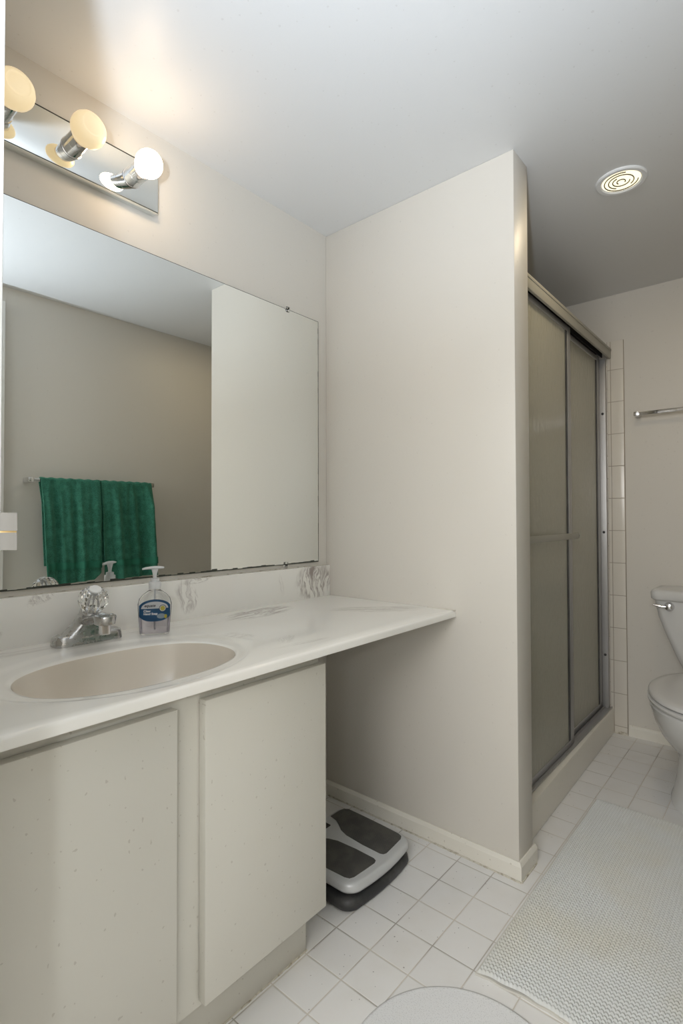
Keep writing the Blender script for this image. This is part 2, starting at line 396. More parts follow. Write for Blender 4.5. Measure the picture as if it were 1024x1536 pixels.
def slider(x, ya, yb, bar, side):
    d = MB(); zb, zt = .1215 if bar else .1225, 1.800; w = .040; h = .023; tx = .011
    d.box(x-tx/2, x+tx/2, ya, ya+w, zb, zt, bev=.001); d.box(x-tx/2, x+tx/2, yb-w, yb, zb, zt, bev=.001)
    d.box(x-tx/2, x+tx/2, ya+w, yb-w, zt-h, zt, bev=.001); d.box(x-tx/2, x+tx/2, ya+w, yb-w, zb, zb+h, bev=.001)
    do = d.done('sliding_door', M['alu'], se)
    MB().box(x-.0025, x+.0025, ya+w-.003, yb-w+.003, zb+h-.002, zt-h+.003).done('glass_pane', M['obscure'], do)
    MB().box(x+.0028, x+.0048, yb-w-.020, yb-w, zb+h, zt-h).done('glazing_seal', M['charcoal'], do)
    if bar:
        b = MB(); b.box(.694, .7005, .15, .705, .944, .966, bev=.001)
        b.box(x+tx/2, .7005, .142, .152, .946, .964, bev=.001); b.box(x+tx/2, .7005, .700, .712, .950, .962, bev=.001)
        b.done('towel_rail', M['alu_p'], do)
        MB().cyl((.7005, .147, .955), (.703, .147, .955), .004, 12).done('rail_screw', M['chrome_old'], do); MB().cyl((.7005, .706, .956), (.703, .706, .956), .003, 12).done('rail_screw', M['chrome_old'], do)
slider(.653, .132, .757, True, 1)
slider(.630, .66, YB-.036, False, 0)

# ------------------------------------------------------------------ vanity
VY0 = YF+.002
vc = thing('vanity_cabinet', (.25, -.94, 0), 'off-white painted vanity cabinet with two flat slab doors, standing under the marble countertop', 'cabinet')
b = MB(); b.box(.003, .487, -.582, -.566, .1187, .7192, bev=.0012); b.box(.003, .469, VY0, VY0+.016, .1187, .7192); b.box(.003, .469, VY0+.016, -.582, .1187, .134)
b.box(.469, .487, VY0, VY0+.05, .1187, .7192); b.box(.469, .487, VY0+.05, -.582, .1187, .16); b.box(.469, .487, VY0+.05, -.582, .675, .7192); b.box(.469, .487, -.975, -.875, .16, .675); b.box(.469, .487, -.61, -.582, .16, .675)
b.done('cabinet_body', M['cab'], vc)
b = MB(); b.box(.430, .447, VY0, -.567, 0, .1185, bev=.001); b.box(.003, .431, -.583, -.567, 0, .1185); b.done('toe_kick', M['cab'], vc)
for ya, yb in ((-.895, -.564), (-1.285, -.953)):
    b = MB(); b.box(.4885, .5095, ya, yb, .132, .690, bev=.0022); do = b.done('cabinet_door', M['cab'], vc)
    yh = yb+.0005 if yb > -.6 else ya-.0005
    for z in (.205, .63):
        h = MB(); h.box(.489, .505, min(yh, yh+.0012), max(yh, yh+.0012), z-.017, z+.017); h.done('hinge', M['dark'], do)
g = MB()
for i in range(56):
    y = VY0+.005+i*.0132; g.box(.447, .449+.0012*random.random(), y, y+.0134, 0, .002+.0015*random.random())
g.done('caulk_line', M['grime'], vc)

ct = thing('vanity_countertop', (.27, -.65, .73), 'cream cultured marble countertop with smoky brown swirls and an integral oval sink', 'countertop')
ZT = .7394; CX1 = .5426; CY0, CY1 = VY0, -.001
RC = (.340, -.943); N = 192
def rim(th, s=1.0): return superell(RC[0], RC[1], .142*s, .212*s, 2.35, th)
def outer(th): return superell(.325, -.943, .197, .255, 2.0, th)
angs = [2*PI*i/N for i in range(N)]
for cx, cy in ((.003, CY0), (.003, CY1), (CX1, CY0), (CX1, CY1)): angs.append(math.atan2(cy-RC[1], cx-RC[0]) % (2*PI))
angs = sorted(set(round(a, 6) for a in angs)); 
def rect(th, ins=0):
    c, s = math.cos(th), math.sin(th); x0, x1, y0_, y1_ = .0205, CX1-ins, CY0, CY1
    x0 = .003
    t = 1e9
    if c > 1e-9: t = min(t, (x1-RC[0])/c)
    if c < -1e-9: t = min(t, (x0-RC[0])/c)
    if s > 1e-9: t = min(t, (y1_-RC[1])/s)
    if s < -1e-9: t = min(t, (y0_-RC[1])/s)
    return RC[0]+c*t, RC[1]+s*t
def L(a, b, t): return a+(b-a)*t
def ringpts(f, z): return [Vector((*f(a), z)) for a in angs]
def blend(t, z):
    out = []
    for a in angs:
        p = rim(a); q = outer(a); out.append(Vector((L(p[0], q[0], t), L(p[1], q[1], t), z)))
    return out
tops = [ringpts(lambda a: rect(a), ZT-.019), ringpts(lambda a: rect(a), ZT-.006), ringpts(lambda a: rect(a, .0018), ZT-.0018), ringpts(lambda a: rect(a, .006), ZT)]
def rect_out(t):
    o = []
    for a in angs:
        p = outer(a); q = rect(a, .006); o.append(Vector((L(p[0], q[0], t), L(p[1], q[1], t), ZT)))
    return o
tops += [rect_out(t) for t in (.75, .5, .25, .06)] + [blend(1.0, ZT-.0003), blend(.9, ZT-.0016), blend(.6, ZT-.0022), blend(.25, ZT-.0024), blend(.08, ZT-.0032), blend(.0, ZT-.0060)]
m_ = MB(); m_.loft(tops, True, False, False)
m_.loft([[Vector((p.x, p.y, ZT-.019)) for p in ringpts(lambda a: rect(a), 0)], ringpts(lambda a: rim(a, 1.02), ZT-.019), ringpts(lambda a: rim(a, 1.02), ZT-.02)], True, False, False)
cto = m_.done('counter_slab', M['marble'], ct, angle=50)
bw = MB(); rs = [ringpts(lambda a: rim(a), ZT-.0060)]
for s_, z in ((.985, .012), (.965, .022), (.93, .040), (.88, .060), (.80, .083), (.70, .102), (.57, .118), (.42, .129), (.25, .1355), (.10, .1375)):
    rs.append(ringpts(lambda a, s_=s_: rim(a, s_), ZT-z))
bw.loft(rs, True, False, True); bw.done('sink_bowl', M['bowl'], ct, angle=60)
MB().lathe([(.022, 0), (.021, .003), (.015, .002), (.013, -.002)], (RC[0], RC[1], ZT-.1372), (0, 0, 1), 28).done('drain', M['chrome_old'], ct)
bs = MB(); bs.box(.001, .021, CY0, -.001, ZT-.001, .852, bev=.0022); bs.done('backsplash', M['splash'], ct)
cl = MB()
for i in range(90):
    y = CY0+i*.01447; cl.box(.0008, .0035+.002*random.random(), y, y+.0146, .8520, .8530+.0015*random.random())
cl.done('caulk_line', M['grime'], ct); cl = MB()
for i in range(10): y = .44+i*.0101; cl.box(y, y+.0102, -.0028, -.0005, ZT-.0005, ZT+.001+.001*random.random())
cl.done('side_caulk', M['grime'], ct)

# ------------------------------------------------------------------ faucet
fc = thing('faucet', (.078, -.917, ZT), 'worn chrome faucet with a round clear knob, standing at the back rim of the sink', 'faucet')
bx = MB()
def fring(x0, x1, y0, y1, r, z): return [Vector((p[0], p[1], z)) for p in rrect(x0, x1, y0, y1, r, 5)]
z = ZT+.0006
bx.loft([fring(.050, .104, -.998, -.842, .020, z), fring(.050, .104, -.998, -.842, .020, z+.004), fring(.052, .102, -.996, -.844, .019, z+.018), fring(.0545, .0995, -.9935, -.8465, .017, z+.0215), fring(.058, .096, -.990, -.850, .014, z+.0222)])
# domed body rising from the plate toward the neck
rings = []
for t in [i/12 for i in range(13)]:
    hh = z+.018+.052*t
    e = (1-t)**1.25
    ya, yb = -.917-.020-.046*e, -.917+.020+.028*e
    xa, xb = .078-.022, .078+.022+.004*e
    rings.append(fring(xa, xb, ya, yb, .0195, hh))
bx.loft(rings)
bx.lathe([(.022, 0), (.021, .014), (.0195, .030), (.017, .036)], (.082, -.920, z+.060), (.85, -.25, 1), 28)
bx.done('faucet_body', M['chrome_old'], fc, angle=50)
sp = MB(); rings = []
path = [(.078, z+.030), (.098, z+.050), (.122, z+.061), (.148, z+.067), (.170, z+.070), (.186, z+.070)]
for i, (px_, pz) in enumerate(path):
    w = (.027, .026, .024, .022, .020, .016)[i]; h = (.018, .011, .0085, .0075, .0075, .007)[i]; yy = -.919-.012*i/5
    rings.append([Vector((px_, yy+w*math.cos(a), pz+h*math.sin(a))) for a in [2*PI*k/20 for k in range(20)]])
sp.loft(rings)
sp.lathe([(.0195, 0), (.0215, .001), (.0232, .0165), (.0222, .0190), (.0205, .0195), (.019, .0182), (.001, .0180)], (.188, -.932, z+.056), (.05, 0, 1), 32)
sp.done('spout', M['chrome_old'], fc, angle=45)
MB().lathe([(.0105, 0), (.0125, .002), (.0125, .022), (.013, .024)], (.188, -.932, z+.034), (0, 0, 1), 24).done('aerator', M['chrome'], fc)
kn = MB(); rings = []; K = 12; ka = Vector((.52, -.10, .85)).normalized(); kq = ka.to_track_quat('Z', 'Y'); kc = Vector((.142, -.9360, z+.106))
for h, r in ((-.030, .013), (-.027, .019), (-.020, .0255), (-.010, .0305), (0, .0325), (.010, .031), (.018, .0270), (.025, .019), (.0265, .0145)):
    rings.append([kc+kq @ Vector(((r*(1 if i % 2 == 0 else .90))*math.cos(PI*i/K), (r*(1 if i % 2 == 0 else .90))*math.sin(PI*i/K), h)) for i in range(2*K)])
kn.loft(rings); ko = kn.done('clear_knob', M['clear'], fc, smooth=False)
MB().lathe([(.0135, 0), (.0135, .002), (.012, .0035), (.001, .004)], kc+ka*.0268, ka, 24).done('knob_cap', M['white'], ko)
MB().lathe([(.009, -.032), (.009, -.016), (.0045, -.012), (.0045, .010), (.007, .013), (.007, .018)], kc, ka, 16).done('knob_stem', M['chrome_old'], ko)
MB().lathe([(.019, 0), (.019, .003), (.016, .006)], kc-ka*.036, ka, 24).done('knob_collar', M['chrome_old'], fc)

# ------------------------------------------------------------------ soap dispenser
sl = (.124, -.7755, ZT+.0005)
sd = thing('soap_dispenser', sl, 'clear pump bottle of hand soap with a blue label beside the faucet', 'soap dispenser')
sd.rotation_euler = (0, 0, math.radians(60))     # local x = width, local -y = front
RS = Matrix.Translation(sl) @ Matrix.Rotation(math.radians(60), 4, 'Z')
def loc_done(mb, name, m, parent, **k):
    bmesh.ops.transform(mb.bm, matrix=RS, verts=mb.bm.verts); return mb.done(name, m, parent, **k)
def bsec(w, d, z, n=40):
    return [Vector((w*math.copysign(abs(math.cos(a))**.75, math.cos(a)), d*math.copysign(abs(math.sin(a))**.75, math.sin(a)), z)) for a in [2*PI*i/n for i in range(n)]]
def bw_(z):  # half width at height
    pts = [(0, .0335), (.004, .036), (.03, .0375), (.055, .0395), (.075, .0405), (.088, .037), (.098, .029), (.106, .018), (.110, .0125), (.116, .0125)]
    for (a, b_), (c_, d_) in zip(pts, pts[1:]):
        if z <= c_: return L(b_, d_, (z-a)/(c_-a))
    return .0125
def bd_(z): return min(.0205, bw_(z)*.60) if z < .098 else min(.0125+(.110-z)*.5 if z < .11 else .0125, bw_(z))
zs = [0, .002, .004, .012, .022, .03, .04, .055, .065, .075, .082, .088, .093, .098, .102, .106, .110, .116]
t = MB(); t.loft([bsec(bw_(z), bd_(z), z) for z in zs]); loc_done(t, 'bottle', M['clear'], sd)
t = MB(); t.loft([bsec(bw_(z)-.002, bd_(z)-.002, z) for z in [.004, .012, .022, .03, .040, .0475]]); loc_done(t, 'liquid_soap', M['liquid'], sd)
# label: wraps the front, as two curved sheets
def lab(poly_fn, lift, name, m, par):
    mb = MB(); cols = 28; rows = 16; vs = []; fs = []
    for i in range(cols+1):
        u = -1+2*i/cols
        for j in range(rows+1):
            vv = j/rows; x_, z_ = poly_fn(u, vv)
            w = bw_(z_); d = bd_(z_); k = max(0, 1-(abs(x_)/w)**(2/.75))**(.75/2)
            vs.append(Vector((x_, -(d*k+lift), z_)))
    for i in range(cols):
        for j in range(rows):
            a = i*(rows+1)+j; fs.append((a, a+rows+1, a+rows+2, a+1))
    mb.vf(vs, fs)
    bmesh.ops.solidify(mb.bm, geom=mb.bm.faces[:], thickness=.00015)
    return loc_done(mb, name, m, par)
def shape_blue(u, v):
    x_ = u*.0365; zt = .066+.022*math.sqrt(max(0, 1-u*u*.92)); zb = .034+.012*(abs(u)**3); return x_, L(zb, zt, v)
def shape_white(u, v):
    x_ = u*.032; zt = .066+.0165*math.sqrt(max(0, 1-u*u)); return x_, L(.0655, zt, v)
lo = lab(shape_blue, .0005, 'label', M['blue'], sd)
def lab_piece(fn, lift, m, nm): return lab(fn, lift, nm, m, lo)
lab_piece(shape_white, .0008, M['lwhite'], 'label_panel')
def disc(cx, cz, rx, rz):
    def f(u, v): 
        h = rz*math.sqrt(max(0, 1-u*u)); return cx+u*rx, cz-h+2*h*v
    return f
lab_piece(disc(.0185, .0655, .0085, .0085), .0011, M['ink'], 'label_badge')
lab_piece(disc(.0185, .0655, .0074, .0074), .0013, M['lwhite'], 'label_badge')
lab_piece(disc(.0185, .0655, .0056, .0056), .0015, M['yellow'], 'label_badge')
lab_piece(disc(.0150, .0465, .0100, .0062), .0011, M['lgrey'], 'label_fish')
lab_piece(disc(.0255, .0450, .0035, .0050), .0012, M['yellow'], 'label_fish')
def text(txt, size, x_, z_, m, lift, shear=0, sx=1.0):
    cu_ = bpy.data.curves.new('t', 'FONT'); cu_.body = txt; cu_.size = size; cu_.shear = shear; cu_.extrude = .00008; cu_.offset = size*.018
    to = bpy.data.objects.new('t', cu_); C.objects.link(to); dg = bpy.context.evaluated_depsgraph_get(); dg.update()
    me = bpy.data.meshes.new_from_object(to.evaluated_get(dg)); bpy.data.objects.remove(to)
    mb = MB(); mb.bm.from_mesh(me); bpy.data.meshes.remove(me)
    bmesh.ops.subdivide_edges(mb.bm, edges=[e for e in mb.bm.edges if e.calc_length() > .003], cuts=2)
    for v in mb.bm.verts:
        X = x_+v.co.x*sx; Z = z_+v.co.y; w = bw_(Z); d = bd_(Z); k = max(0, 1-(abs(X)/w)**(2/.75))**(.75/2)
        v.co = Vector((X, -(d*k+lift+v.co.z), Z))
    return loc_done(mb, 'label_text', m, lo, smooth=False)
text('equate', .0095, -.0245, .0700, M['ink'], .0010, .3)
text('Clear', .0075, -.0265, .0575, M['lwhite'], .0009, .15)
text('Hand Soap', .0075, -.0265, .0505, M['lwhite'], .0009, .15)
t = MB(); t.lathe([(.014, .1125), (.0145, .114), (.0145, .128), (.0135, .130)], seg=28); t.lathe([(.0105, .130), (.0105, .137), (.009, .138)], seg=24); loc_done(t, 'pump_collar', M['pump'], sd)
t = MB(); t.lathe([(.0045, .135), (.0045, .142), (.0055, .150), (.0080, .160), (.0085, .1625)], seg=20)
hd_ = [(-.030, .0022, .0035, .1615), (-.022, .0030, .0055, .163), (-.010, .0036, .0100, .164), (.0, .0040, .0115, .1645), (.012, .0036, .0110, .1645), (.022, .0022, .0060, .164)]
t.loft([[Vector((x_, w*math.cos(a), z_+h*math.sin(a))) for a in [2*PI*k/16 for k in range(16)]] for x_, h, w, z_ in hd_])
loc_done(t, 'pump_head', M['pump'], sd)
t = MB(); t.cyl((0, 0, .012), (0, 0, .113), .0022, 10); loc_done(t, 'dip_tube', M['pump'], sd)

# ------------------------------------------------------------------ mirror
mr = thing('wall_mirror', (.003, -.68, .86), 'large frameless mirror fixed to the wall above the sink and countertop', 'mirror')
MB().box(.0006, .0046, VY0+.001, -.047, .8655, 1.758).done('mirror_backing', M['mirror_edge'], mr)
MB().box(.0047, .0056, VY0+.003, -.0492, .8675, 1.7560).done('mirror_glass', M['mirror'], mr)
random.seed(8)
e = MB()
for i in range(64):       # flaking silver along the lower and right edges
    y = -.052-i*.0195; h = max(.0004, random.gauss(.0018, .0014)); e.box(.0057, .0059, y-.0195, y, .8668, .8675+h)
for i in range(44):
    z_ = .868+i*.0201; h = .0006+.0012*random.random(); e.box(.0057, .0059, -.0492-h, -.0485, z_, z_+.0201)
e.done('edge_wear', M['mirror_edge'], mr)
for y, z_, s in ((-.205, 1.757, 1), (-.214, .8665, -1)):
    k = MB(); k.box(.001, .010, y-.0075, y+.0075, z_-.009, z_+.009, bev=.002); k.lathe([(.004, 0), (.003, .002)], (.010, y, z_+s*.002), (1, 0, 0), 12); k.done('mirror_clip', M['clear'], mr)

# ------------------------------------------------------------------ vanity light bar
lb = thing('vanity_light_bar', (.0, -.943, 1.925), 'mirror-chrome vanity light bar with three round bulbs, mounted on the wall over the mirror', 'wall light')
MB().box(.0005, .026, -1.171, -.714, 1.864, 1.986, bev=.0012).done('back_plate', M['mirror'], lb)
MB().box(.0262, .0266, -1.1705, -.7145, 1.8645, 1.8665).box(.0262, .0266, -1.1705, -.7145, 1.9835, 1.9855).done('plate_edging', M['mirror_edge'], lb)
for i, y in enumerate((-.790, -.9425, -1.095)):
    s_ = MB(); s_.lathe([(.0255, .0), (.0235, .001), (.0235, .028), (.0226, .0287), (.0235, .0295), (.0235, .056), (.0225, .0565), (.0195, .050)], (.0268, y, 1.925), (1, 0, 0), 36)
    so = s_.done('lamp_socket', M['chrome'], lb)
    if i == 0:
        pr = [(.0135, .0), (.014, .006)] + [(.0335*math.sin(a), .036-.0335*math.cos(a)) for a in [PI*(.17+.83*k/18) for k in range(19)]]
        MB().lathe(pr, (.077, y, 1.925), (1, 0, 0), 36).done('light_bulb', M['bulb_on'], so)
    else:
        pr = [(.0135, 0), (.0155, .006), (.0235, .012), (.0325, .020), (.0375, .029), (.0390, .038), (.0380, .047), (.0345, .0555), (.0290, .0615), (.0240, .0635), (.0215, .0628), (.0185, .0632), (.010, .0660), (.001, .0665)]
        MB().lathe(pr, (.077, y, 1.925), (1, 0, 0), 40).done('light_bulb', M['bulb'], so)

# ------------------------------------------------------------------ ceiling light
cl_ = thing('ceiling_light', (.938, .366, HC), 'round recessed ceiling light glowing warm behind concentric rings, near the shower', 'ceiling light')
def dl(prof, name, m): return MB().lathe([(r, -h) for r, h in prof], (.938, .366, HC), (0, 0, 1), 56, False, False).done(name, m, cl_)
dl([(.074, 0), (.074, .003), (.070, .006), (.060, .006), (.056, .002), (.056, .0005)], 'trim_ring', M['white'])
MB().cyl((.938, .366, HC-.0010), (.938, .366, HC-.0004), .0565, 48).done('lens', M['lens'], cl_)
for r, a0, a1 in ((.048, .3, 5.2), (.036, 2.2, 7.2), (.024, .2, 4.4), (.012, 2.5, 7)):
    pts = [(.938+r*math.cos(L(a0, a1, i/30)), .366+r*math.sin(L(a0, a1, i/30)), HC-.0035) for i in range(31)]
    MB().tube(pts, .0016, 8).done('baffle_ring', M['dark'], cl_)
lamp('ceiling_bulb', 'AREA', (.938, .366, HC-.009), 1.3, (1, .82, .55), aim=(.938, .366, 0), shape='DISK', size=.10)

# ------------------------------------------------------------------ towel bars and towels
def bracket(mb, base, out, sz=.0115, ln=.05):
    """square block post: base centre on wall, out = unit outward"""
    b_ = Vector(base); o_ = Vector(out); s_ = Vector((abs(o_.y), abs(o_.x), 0))
    a = b_+o_*.0005-s_*sz-Vector((0, 0, sz)); c_ = b_+o_*ln+s_*sz+Vector((0, 0, sz))
    lo_ = [min(a[i], c_[i]) for i in range(3)]; hi = [max(a[i], c_[i]) for i in range(3)]
    mb.box(lo_[0], hi[0], lo_[1], hi[1], lo_[2], hi[2], bev=.003)
tb = thing('towel_bar', (XR, -.25, 1.208), 'chrome towel bar on the right wall carrying the green towels, seen in the mirror', 'towel bar')
MB().box(1.356, 1.364, -.556, .058, 1.2, 1.216, bev=.001).done('bar', M['chrome'], tb)
for y in (-.553, .055):
    k = MB(); bracket(k, (XR, y, 1.208), (-1, 0, 0), .012, .074); k.done('bracket', M['chrome'], tb)
t2 = thing('towel_bar', (1.05, YB, 1.502), 'bare chrome towel bar on the back wall above the toilet', 'towel bar')
MB().box(.80, 1.38, YB-.0605, YB-.0525, 1.4935, 1.5095, bev=.001).done('bar', M['chrome'], t2)
for x_ in (.797, 1.383):
    k = MB(); bracket(k, (x_, YB, 1.502), (0, -1, 0), .010, .066); k.done('bracket', M['chrome'], t2)
    
def towel(name, ya, yb, zb, label, seed, back_zb, flare, dl_, dr_):
    rnd = random.Random(seed); ny, nz = 90, 110
    ph = [rnd.uniform(0, 6.28) for _ in range(6)]
    bx_, bz = 1.360, 1.2085; R_ = .0135
    def pt(u, s):   # s in path length from front bottom to over the bar to back bottom
        y = L(ya, yb, u); Lf = bz-zb(u); La = PI*R_
        amp = .0
        if s < Lf:
            z_ = zb(u)+s; d = (bz-z_); k = min(1, d/.12); x_ = bx_-R_
            fold = (math.sin(u*6.28*3.2+ph[0]+1.2*math.sin(d*4+ph[3]))*.5+math.sin(u*6.28*6.1+ph[1]-d*3)*.28+math.sin(u*6.28*1.3+ph[2])*.35)
            x_ -= (.004+.020*k)*(fold+1)*.6+.006*k
            x_ += -.018*k*math.exp(-((u-flare)/.07)**2)
            y += L(dl_, dr_, u)*min(1, d/.5) + .003*math.sin(d*9+ph[4])*k*math.sin(PI*u)
            x_ -= .003*noise.noise(Vector((u*14, z_*14, seed)))
        elif s < Lf+La:
            a = (s-Lf)/R_; x_ = bx_-R_*math.cos(a)-.003*math.sin(a)*0; z_ = bz+R_*math.sin(a)+.0015*math.sin(u*40+ph[5])
            x_ -= (.004*(math.sin(u*6.28*3.2+ph[0]+1.2*math.sin(ph[3]))*.5+1.1))*.6*max(0, math.cos(a))
        else:
            z_ = bz-(s-Lf-La); y += L(dl_, dr_, u)*min(1, (bz-z_)/.5)+(.010 if u < .5 else -.010)*abs(u-.5)*2*min(1, (bz-z_)/.1); x_ = bx_+R_+.002+.003*math.sin(u*20+ph[0])
        return Vector((x_, y, z_))
    vs = []; rows = []
    for i in range(ny+1):
        u = i/ny; Lf = bz-zb(u); tot = Lf+PI*R_+(bz-back_zb)
        ss = [Lf*j/70 for j in range(70)]+[Lf+PI*R_*j/12 for j in range(12)]+[Lf+PI*R_+(bz-back_zb)*j/28 for j in range(29)]
        for s in ss: vs.append(pt(u, s))
    nr = len(ss); 
    def sheet(sel, nm, m, par, lift=0, th=.004):
        mb = MB(); fs = [(i*nr+j, (i+1)*nr+j, (i+1)*nr+j+1, i*nr+j+1) for i in range(ny) for j in range(nr-1) if sel(vs[i*nr+j].z, j)]
        used = sorted({k for f in fs for k in f}); mp = {k: q for q, k in enumerate(used)}
        mb.vf([vs[k]+Vector((-lift, 0, 0)) for k in used], [tuple(mp[k] for k in f) for f in fs])
        bmesh.ops.recalc_face_normals(mb.bm, faces=mb.bm.faces)
        bmesh.ops.solidify(mb.bm, geom=mb.bm.faces[:], thickness=th)
        return mb.done(nm, m, par, angle=80)
    o = thing(name, (1.36, (ya+yb)/2, 1.21), label, 'towel', 'green towels on the bar')
    sheet(lambda z_, j: True, 'towel_cloth', M['towel'], o)
    sheet(lambda z_, j: j < 70 and .778 < z_ < .812, 'towel_band', M['towelband'], o, .0035, .002)
    return o
towel('towel', -.515, -.237, lambda u: .705+.02*u+(.03*max(0, u-.85)/.15), 'dark green terry towel over the bar, left one in the mirror, nearer the door', 3, .80, .88, .022, -.002)
towel('towel', -.232, .046, lambda u: .712+.008*u, 'dark green terry towel over the bar, right one in the mirror, nearer the room corner', 11, .80, .93, .012, .022)

# ------------------------------------------------------------------ toilet
TX = 1.115
to = thing('toilet', (TX, .9, 0), 'white porcelain toilet with closed lid standing against the back wall', 'toilet')
def egg(cy, w, lf, lb_, z_, n=48, e=2.0, cx=TX):
    out = []
    for i in range(n):
        a = 2*PI*i/n; c_, s_ = math.cos(a), math.sin(a); k = (abs(c_)**e+abs(s_)**e)**(-1/e)
        out.append(Vector((cx+w*c_*k, cy+(lb_ if s_ > 0 else lf)*s_*k, z_)))
    return out
b = MB(); b.loft([egg(.86, .134, .190, .30, .0, e=2.6), egg(.86, .134, .190, .30, .006, e=2.6), egg(.865, .126, .180, .295, .03, e=2.5), egg(.87, .118, .160, .29, .08, e=2.4), egg(.87, .113, .150, .285, .14, e=2.3), egg(.86, .114, .165, .29, .18, e=2.3),
    egg(.83, .132, .200, .30, .215, e=2.2), egg(.81, .158, .235, .30, .26, e=2.1), egg(.80, .176, .262, .31, .31, e=2.1), egg(.795, .187, .276, .32, .355, e=2.1), egg(.795, .189, .279, .33, .368, e=2.1), egg(.795, .184, .272, .33, .373, e=2.1)])
b.done('bowl', M['porcelain'], to, angle=50)
b = MB(); b.loft([egg(.80, .180, .274, .25, .3735), egg(.80, .190, .284, .256, .3745), egg(.80, .196, .290, .262, .379), egg(.80, .197, .291, .262, .385), egg(.80, .190, .284, .256, .3895), egg(.80, .172, .266, .248, .3905)]); b.done('seat_ring', M['seat'], to, angle=60)
b = MB(); b.loft([egg(.80, .172, .266, .248, .3945), egg(.80, .193, .287, .262, .397), egg(.80, .194, .288, .262, .404), egg(.80, .188, .282, .257, .4095), egg(.80, .165, .255, .235, .4135), egg(.80, .10, .16, .15, .4155)]); b.done('seat_lid', M['seat'], to, angle=60)
for sx in (-.075, .075): MB().cyl((TX+sx-.018, 1.062, .398), (TX+sx+.018, 1.062, .398), .010, 16, .002).done('seat_hinge', M['seat'], to)
b = MB()
def tank(hw, yf, z_, r=.03): return [Vector((*p, z_)) for p in rrect(TX-hw, TX+hw, yf, YB-.012, r, 6)]
b.loft([tank(.120, 1.150, .3725, .02), tank(.137, 1.142, .382), tank(.163, 1.132, .441), tank(.199, 1.124, .534), tank(.222, 1.120, .601), tank(.232, 1.117, .650), tank(.2345, 1.115, .6735)])
b.done('tank', M['porcelain'], to, angle=50)
b = MB()
b.loft([[Vector((*p, z_)) for p in rrect(TX-hw, TX+hw, 1.098+d, YB-.008, .028, 6)] for hw, z_, d in ((.238, .6738, .006), (.246, .680, .001), (.2475, .705, 0), (.244, .7135, .003), (.236, .718, .012), (.21, .7195, .03))])
b.done('tank_lid', M['porcelain'], to, angle=60)
b = MB(); hx, hy, hz = .938, 1.1165, .650
b.lathe([(.019, 0), (.019, .003), (.016, .008), (.0165, .014), (.014, .021), (.006, .024), (.001, .0245)], (hx, hy, hz), (0, -1, 0), 28)
b.tube([(hx, hy-.014, hz), (hx-.025, hy-.018, hz-.001), (hx-.045, hy-.020, hz+.002), (hx-.060, hy-.022, hz+.007)], [.0075, .0065, .005, .002], 12)
b.done('flush_handle', M['chrome'], to)
for sx in (-1, 1): MB().lathe([(.012, 0), (.011, .006), (.005, .011), (.001, .012)], (TX+sx*.112, .99, .0305), (0, 0, 1), 16).done('bolt_cap', M['seat'], to)

# ------------------------------------------------------------------ bathroom scales
def scale_outline(x0, x1, y0, y1, r, bow, n=8):
    pts = []
    base = rrect(x0, x1, y0, y1, r, n)
    yc = (y0+y1)/2; hy = (y1-y0)/2; xc = (x0+x1)/2
    for x_, y_ in base:
        k = (x_-xc)/((x1-x0)/2)
        pts.append((x_+bow*max(0, k)*(1-((y_-yc)/hy)**2), y_))
    return pts
def refine(poly, step=.02):
    out = []
    for i, p in enumerate(poly):
        q = poly[(i+1) % len(poly)]; d = math.hypot(q[0]-p[0], q[1]-p[1]); k = max(1, int(d/step))
        for j in range(k): out.append((L(p[0], q[0], j/k), L(p[1], q[1], j/k)))
    return out
def lay(poly, z_, ins=0):
    cx = sum(p[0] for p in poly)/len(poly); cy = sum(p[1] for p in poly)/len(poly)
    return [Vector((p[0]+(cx-p[0])*ins/.14, p[1]+(cy-p[1])*ins/.14, z_)) for p in poly]
def scale_poly(x0, x1, y0, y1, r, bow):
    n = 10; P = []
    ycen = (y0+y1)/2; hy = (y1-y0)/2
    base = refine(rrect(x0, x1, y0, y1, r, n), .012)
    return [(x_+(bow*(1-((y_-ycen)/hy)**2) if x_ > (x0+x1)/2+.08 else 0), y_) for x_, y_ in base]
lp = scale_poly(.165, .458, -.424, -.128, .030, .014)
ls = thing('bathroom_scale', (.31, -.28, 0), 'dark charcoal bathroom scale on the floor tiles, lying underneath the silver scale', 'bathroom scale')
b = MB(); b.loft([lay(lp, .004, .008), lay(lp, .006, .002), lay(lp, .012), lay(lp, .026, .0015), lay(lp, .031, .006), lay(lp, .0325, .012)]); b.done('scale_body', M['charcoal'], ls, angle=50)
for x_, y_ in ((.20, -.39), (.42, -.39), (.20, -.16), (.42, -.16)): MB().cyl((x_, y_, 0), (x_, y_, .0045), .012, 16).done('foot', M['dark'], ls)
us = thing('bathroom_scale', (.32, -.27, .0325), 'silver bathroom scale with two dark grip pads, stacked on top of the charcoal scale', 'bathroom scale')
up = scale_poly(.185, .457, -.414, -.124, .034, .016)
b = MB(); b.loft([lay(up, .041, .012), lay(up, .043, .004), lay(up, .050, .0), lay(up, .062, .0012), lay(up, .0675, .005), lay(up, .069, .012)]); b.done('scale_body', M['silver'], us, angle=50)
MB().prism([(p[0], p[1]) for p in lay(up, 0, .03)], .0355, .0412).done('scale_underside', M['charcoal'], us)
for x_, y_ in ((.22, -.38), (.42, -.38), (.22, -.16), (.42, -.16)): MB().cyl((x_, y_, .0326), (x_, y_, .0360), .012, 16).done('foot', M['dark'], us)
pad = [(.198, -.200), (.198, -.158), (.203, -.140), (.216, -.131), (.27, -.131), (.35, -.133), (.418, -.137), (.431, -.142), (.437, -.154), (.441, -.195), (.444, -.236), (.440, -.246), (.430, -.250), (.366, -.250), (.301, -.245), (.272, -.235), (.244, -.216), (.226, -.206)]
YC = -.263
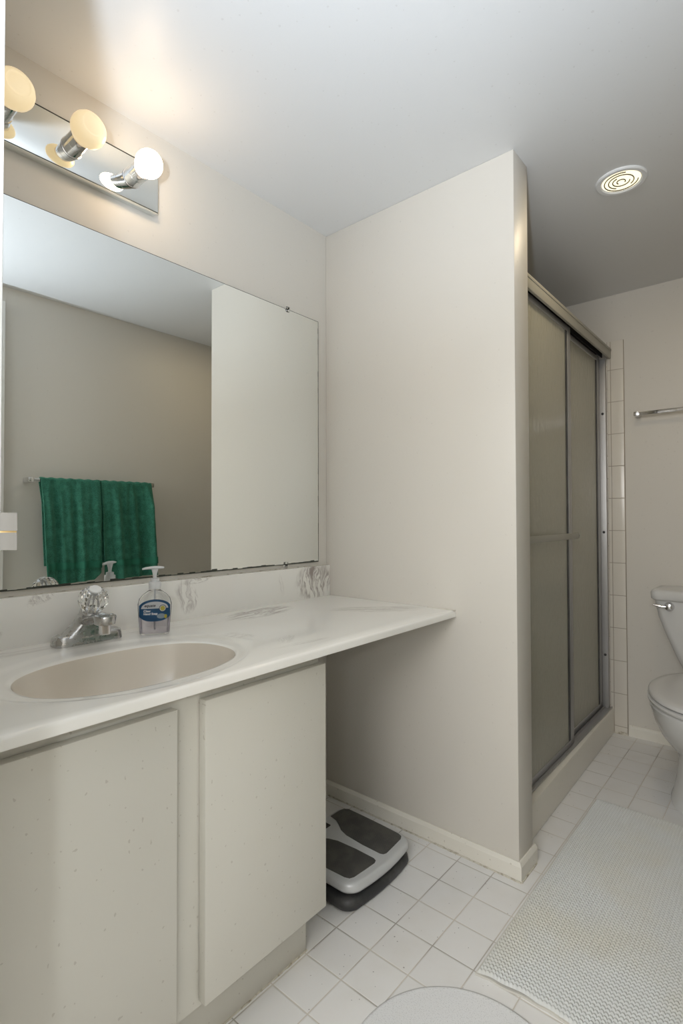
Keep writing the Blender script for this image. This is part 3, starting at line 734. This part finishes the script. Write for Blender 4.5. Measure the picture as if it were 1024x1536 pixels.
for sgn in (0, 1):
    pp = [(x_, y_ if sgn == 0 else 2*YC-y_-.002) for x_, y_ in pad]
    MB().prism(pp, .0685, .0703, bev=.0006).done('grip_pad', M['pad'], us)
MB().prism(rrect(.202, .232, -.290, -.236, .004), .0685, .0698).done('display', M['dark'], us)

# ------------------------------------------------------------------ bath mat: woven loops as real relief
bm_ = thing('bath_mat', (1.09, .12, 0), 'grey-white rectangular woven bath mat on the floor in front of the shower and toilet', 'bath mat')
x0, x1, y0_, y1_ = .784, 1.375, -.357, .592
px_, py_ = .0088, .0108; sub = 4
nx = int((x1-x0)/px_*sub); ny = int((y1_-y0_)/py_*sub); vs = []; fs = []
for i in range(nx+1):
    for j in range(ny+1):
        u, v = i/nx, j/ny; x_ = L(x0, x1, u); y_ = L(y0_, y1_, v)
        fx = (i/sub) % 1; fy = (j/sub) % 1; row = int(i/sub)
        wv = noise.noise(Vector((x_*11, y_*11, 3)))*.0009
        z_ = .0045 + .0080*math.sqrt(max(0, math.sin(PI*fy)))*(.35+.65*math.sqrt(max(0, math.sin(PI*fx)))) + wv*1.2 + .0005*noise.noise(Vector((x_*300, y_*300, 0)))
        edge = min(u*(x1-x0), (1-u)*(x1-x0), v*(y1_-y0_), (1-v)*(y1_-y0_)); z_ = L(.004, z_, min(1, edge/.006))
        # the near end ripples a little off the floor
        xr = x_+.002*noise.noise(Vector((y_*6, 1, 0))); yr = y_+(.006*math.sin(x_*22)+.004*noise.noise(Vector((x_*30, 7, 0))))*max(0, 1-v*4)
        z_ += .004*max(0, 1-v*14)*(.5+.5*math.sin(x_*30+1))
        vs.append((xr, yr, z_)); 
for i in range(nx):
    for j in range(ny):
        a = i*(ny+1)+j; fs.append((a, a+ny+1, a+ny+2, a+1))
me = bpy.data.meshes.new('mat_pile'); me.from_pydata(vs, [], fs); me.materials.append(M['mat']); me.polygons.foreach_set('use_smooth', [True]*len(me.polygons))
po = bpy.data.objects.new('mat_pile', me); C.objects.link(po); po.parent = bm_; po.matrix_parent_inverse = inv(bm_)
b = MB(); pts = [(x0-.0015, y0_-.005), (x1+.0015, y0_-.005), (x1+.0015, y1_+.0015), (x0-.0015, y1_+.0015)]
poly = []
for k in range(61):
    x_ = L(pts[0][0], pts[1][0], k/60); poly.append((x_, y0_-.004+(.006*math.sin(x_*22)+.004*noise.noise(Vector((x_*30, 7, 0))))))
poly += [pts[2], pts[3]]
b.prism(poly, .0004, .0045); b.done('mat_backing', M['matedge'], bm_)

rm = thing('round_mat', (.875, -.615, 0), 'thin round white speckled mat on the floor tiles at the bottom edge', 'mat')
b = MB(); b.lathe([(.210, .0005), (.2125, .003), (.2115, .0065), (.207, .0085), (.203, .0078), (.198, .0070), (.001, .0068)], (.875, -.615, 0), (0, 0, 1), 96); b.done('mat_disc', M['roundmat'], rm, angle=60)
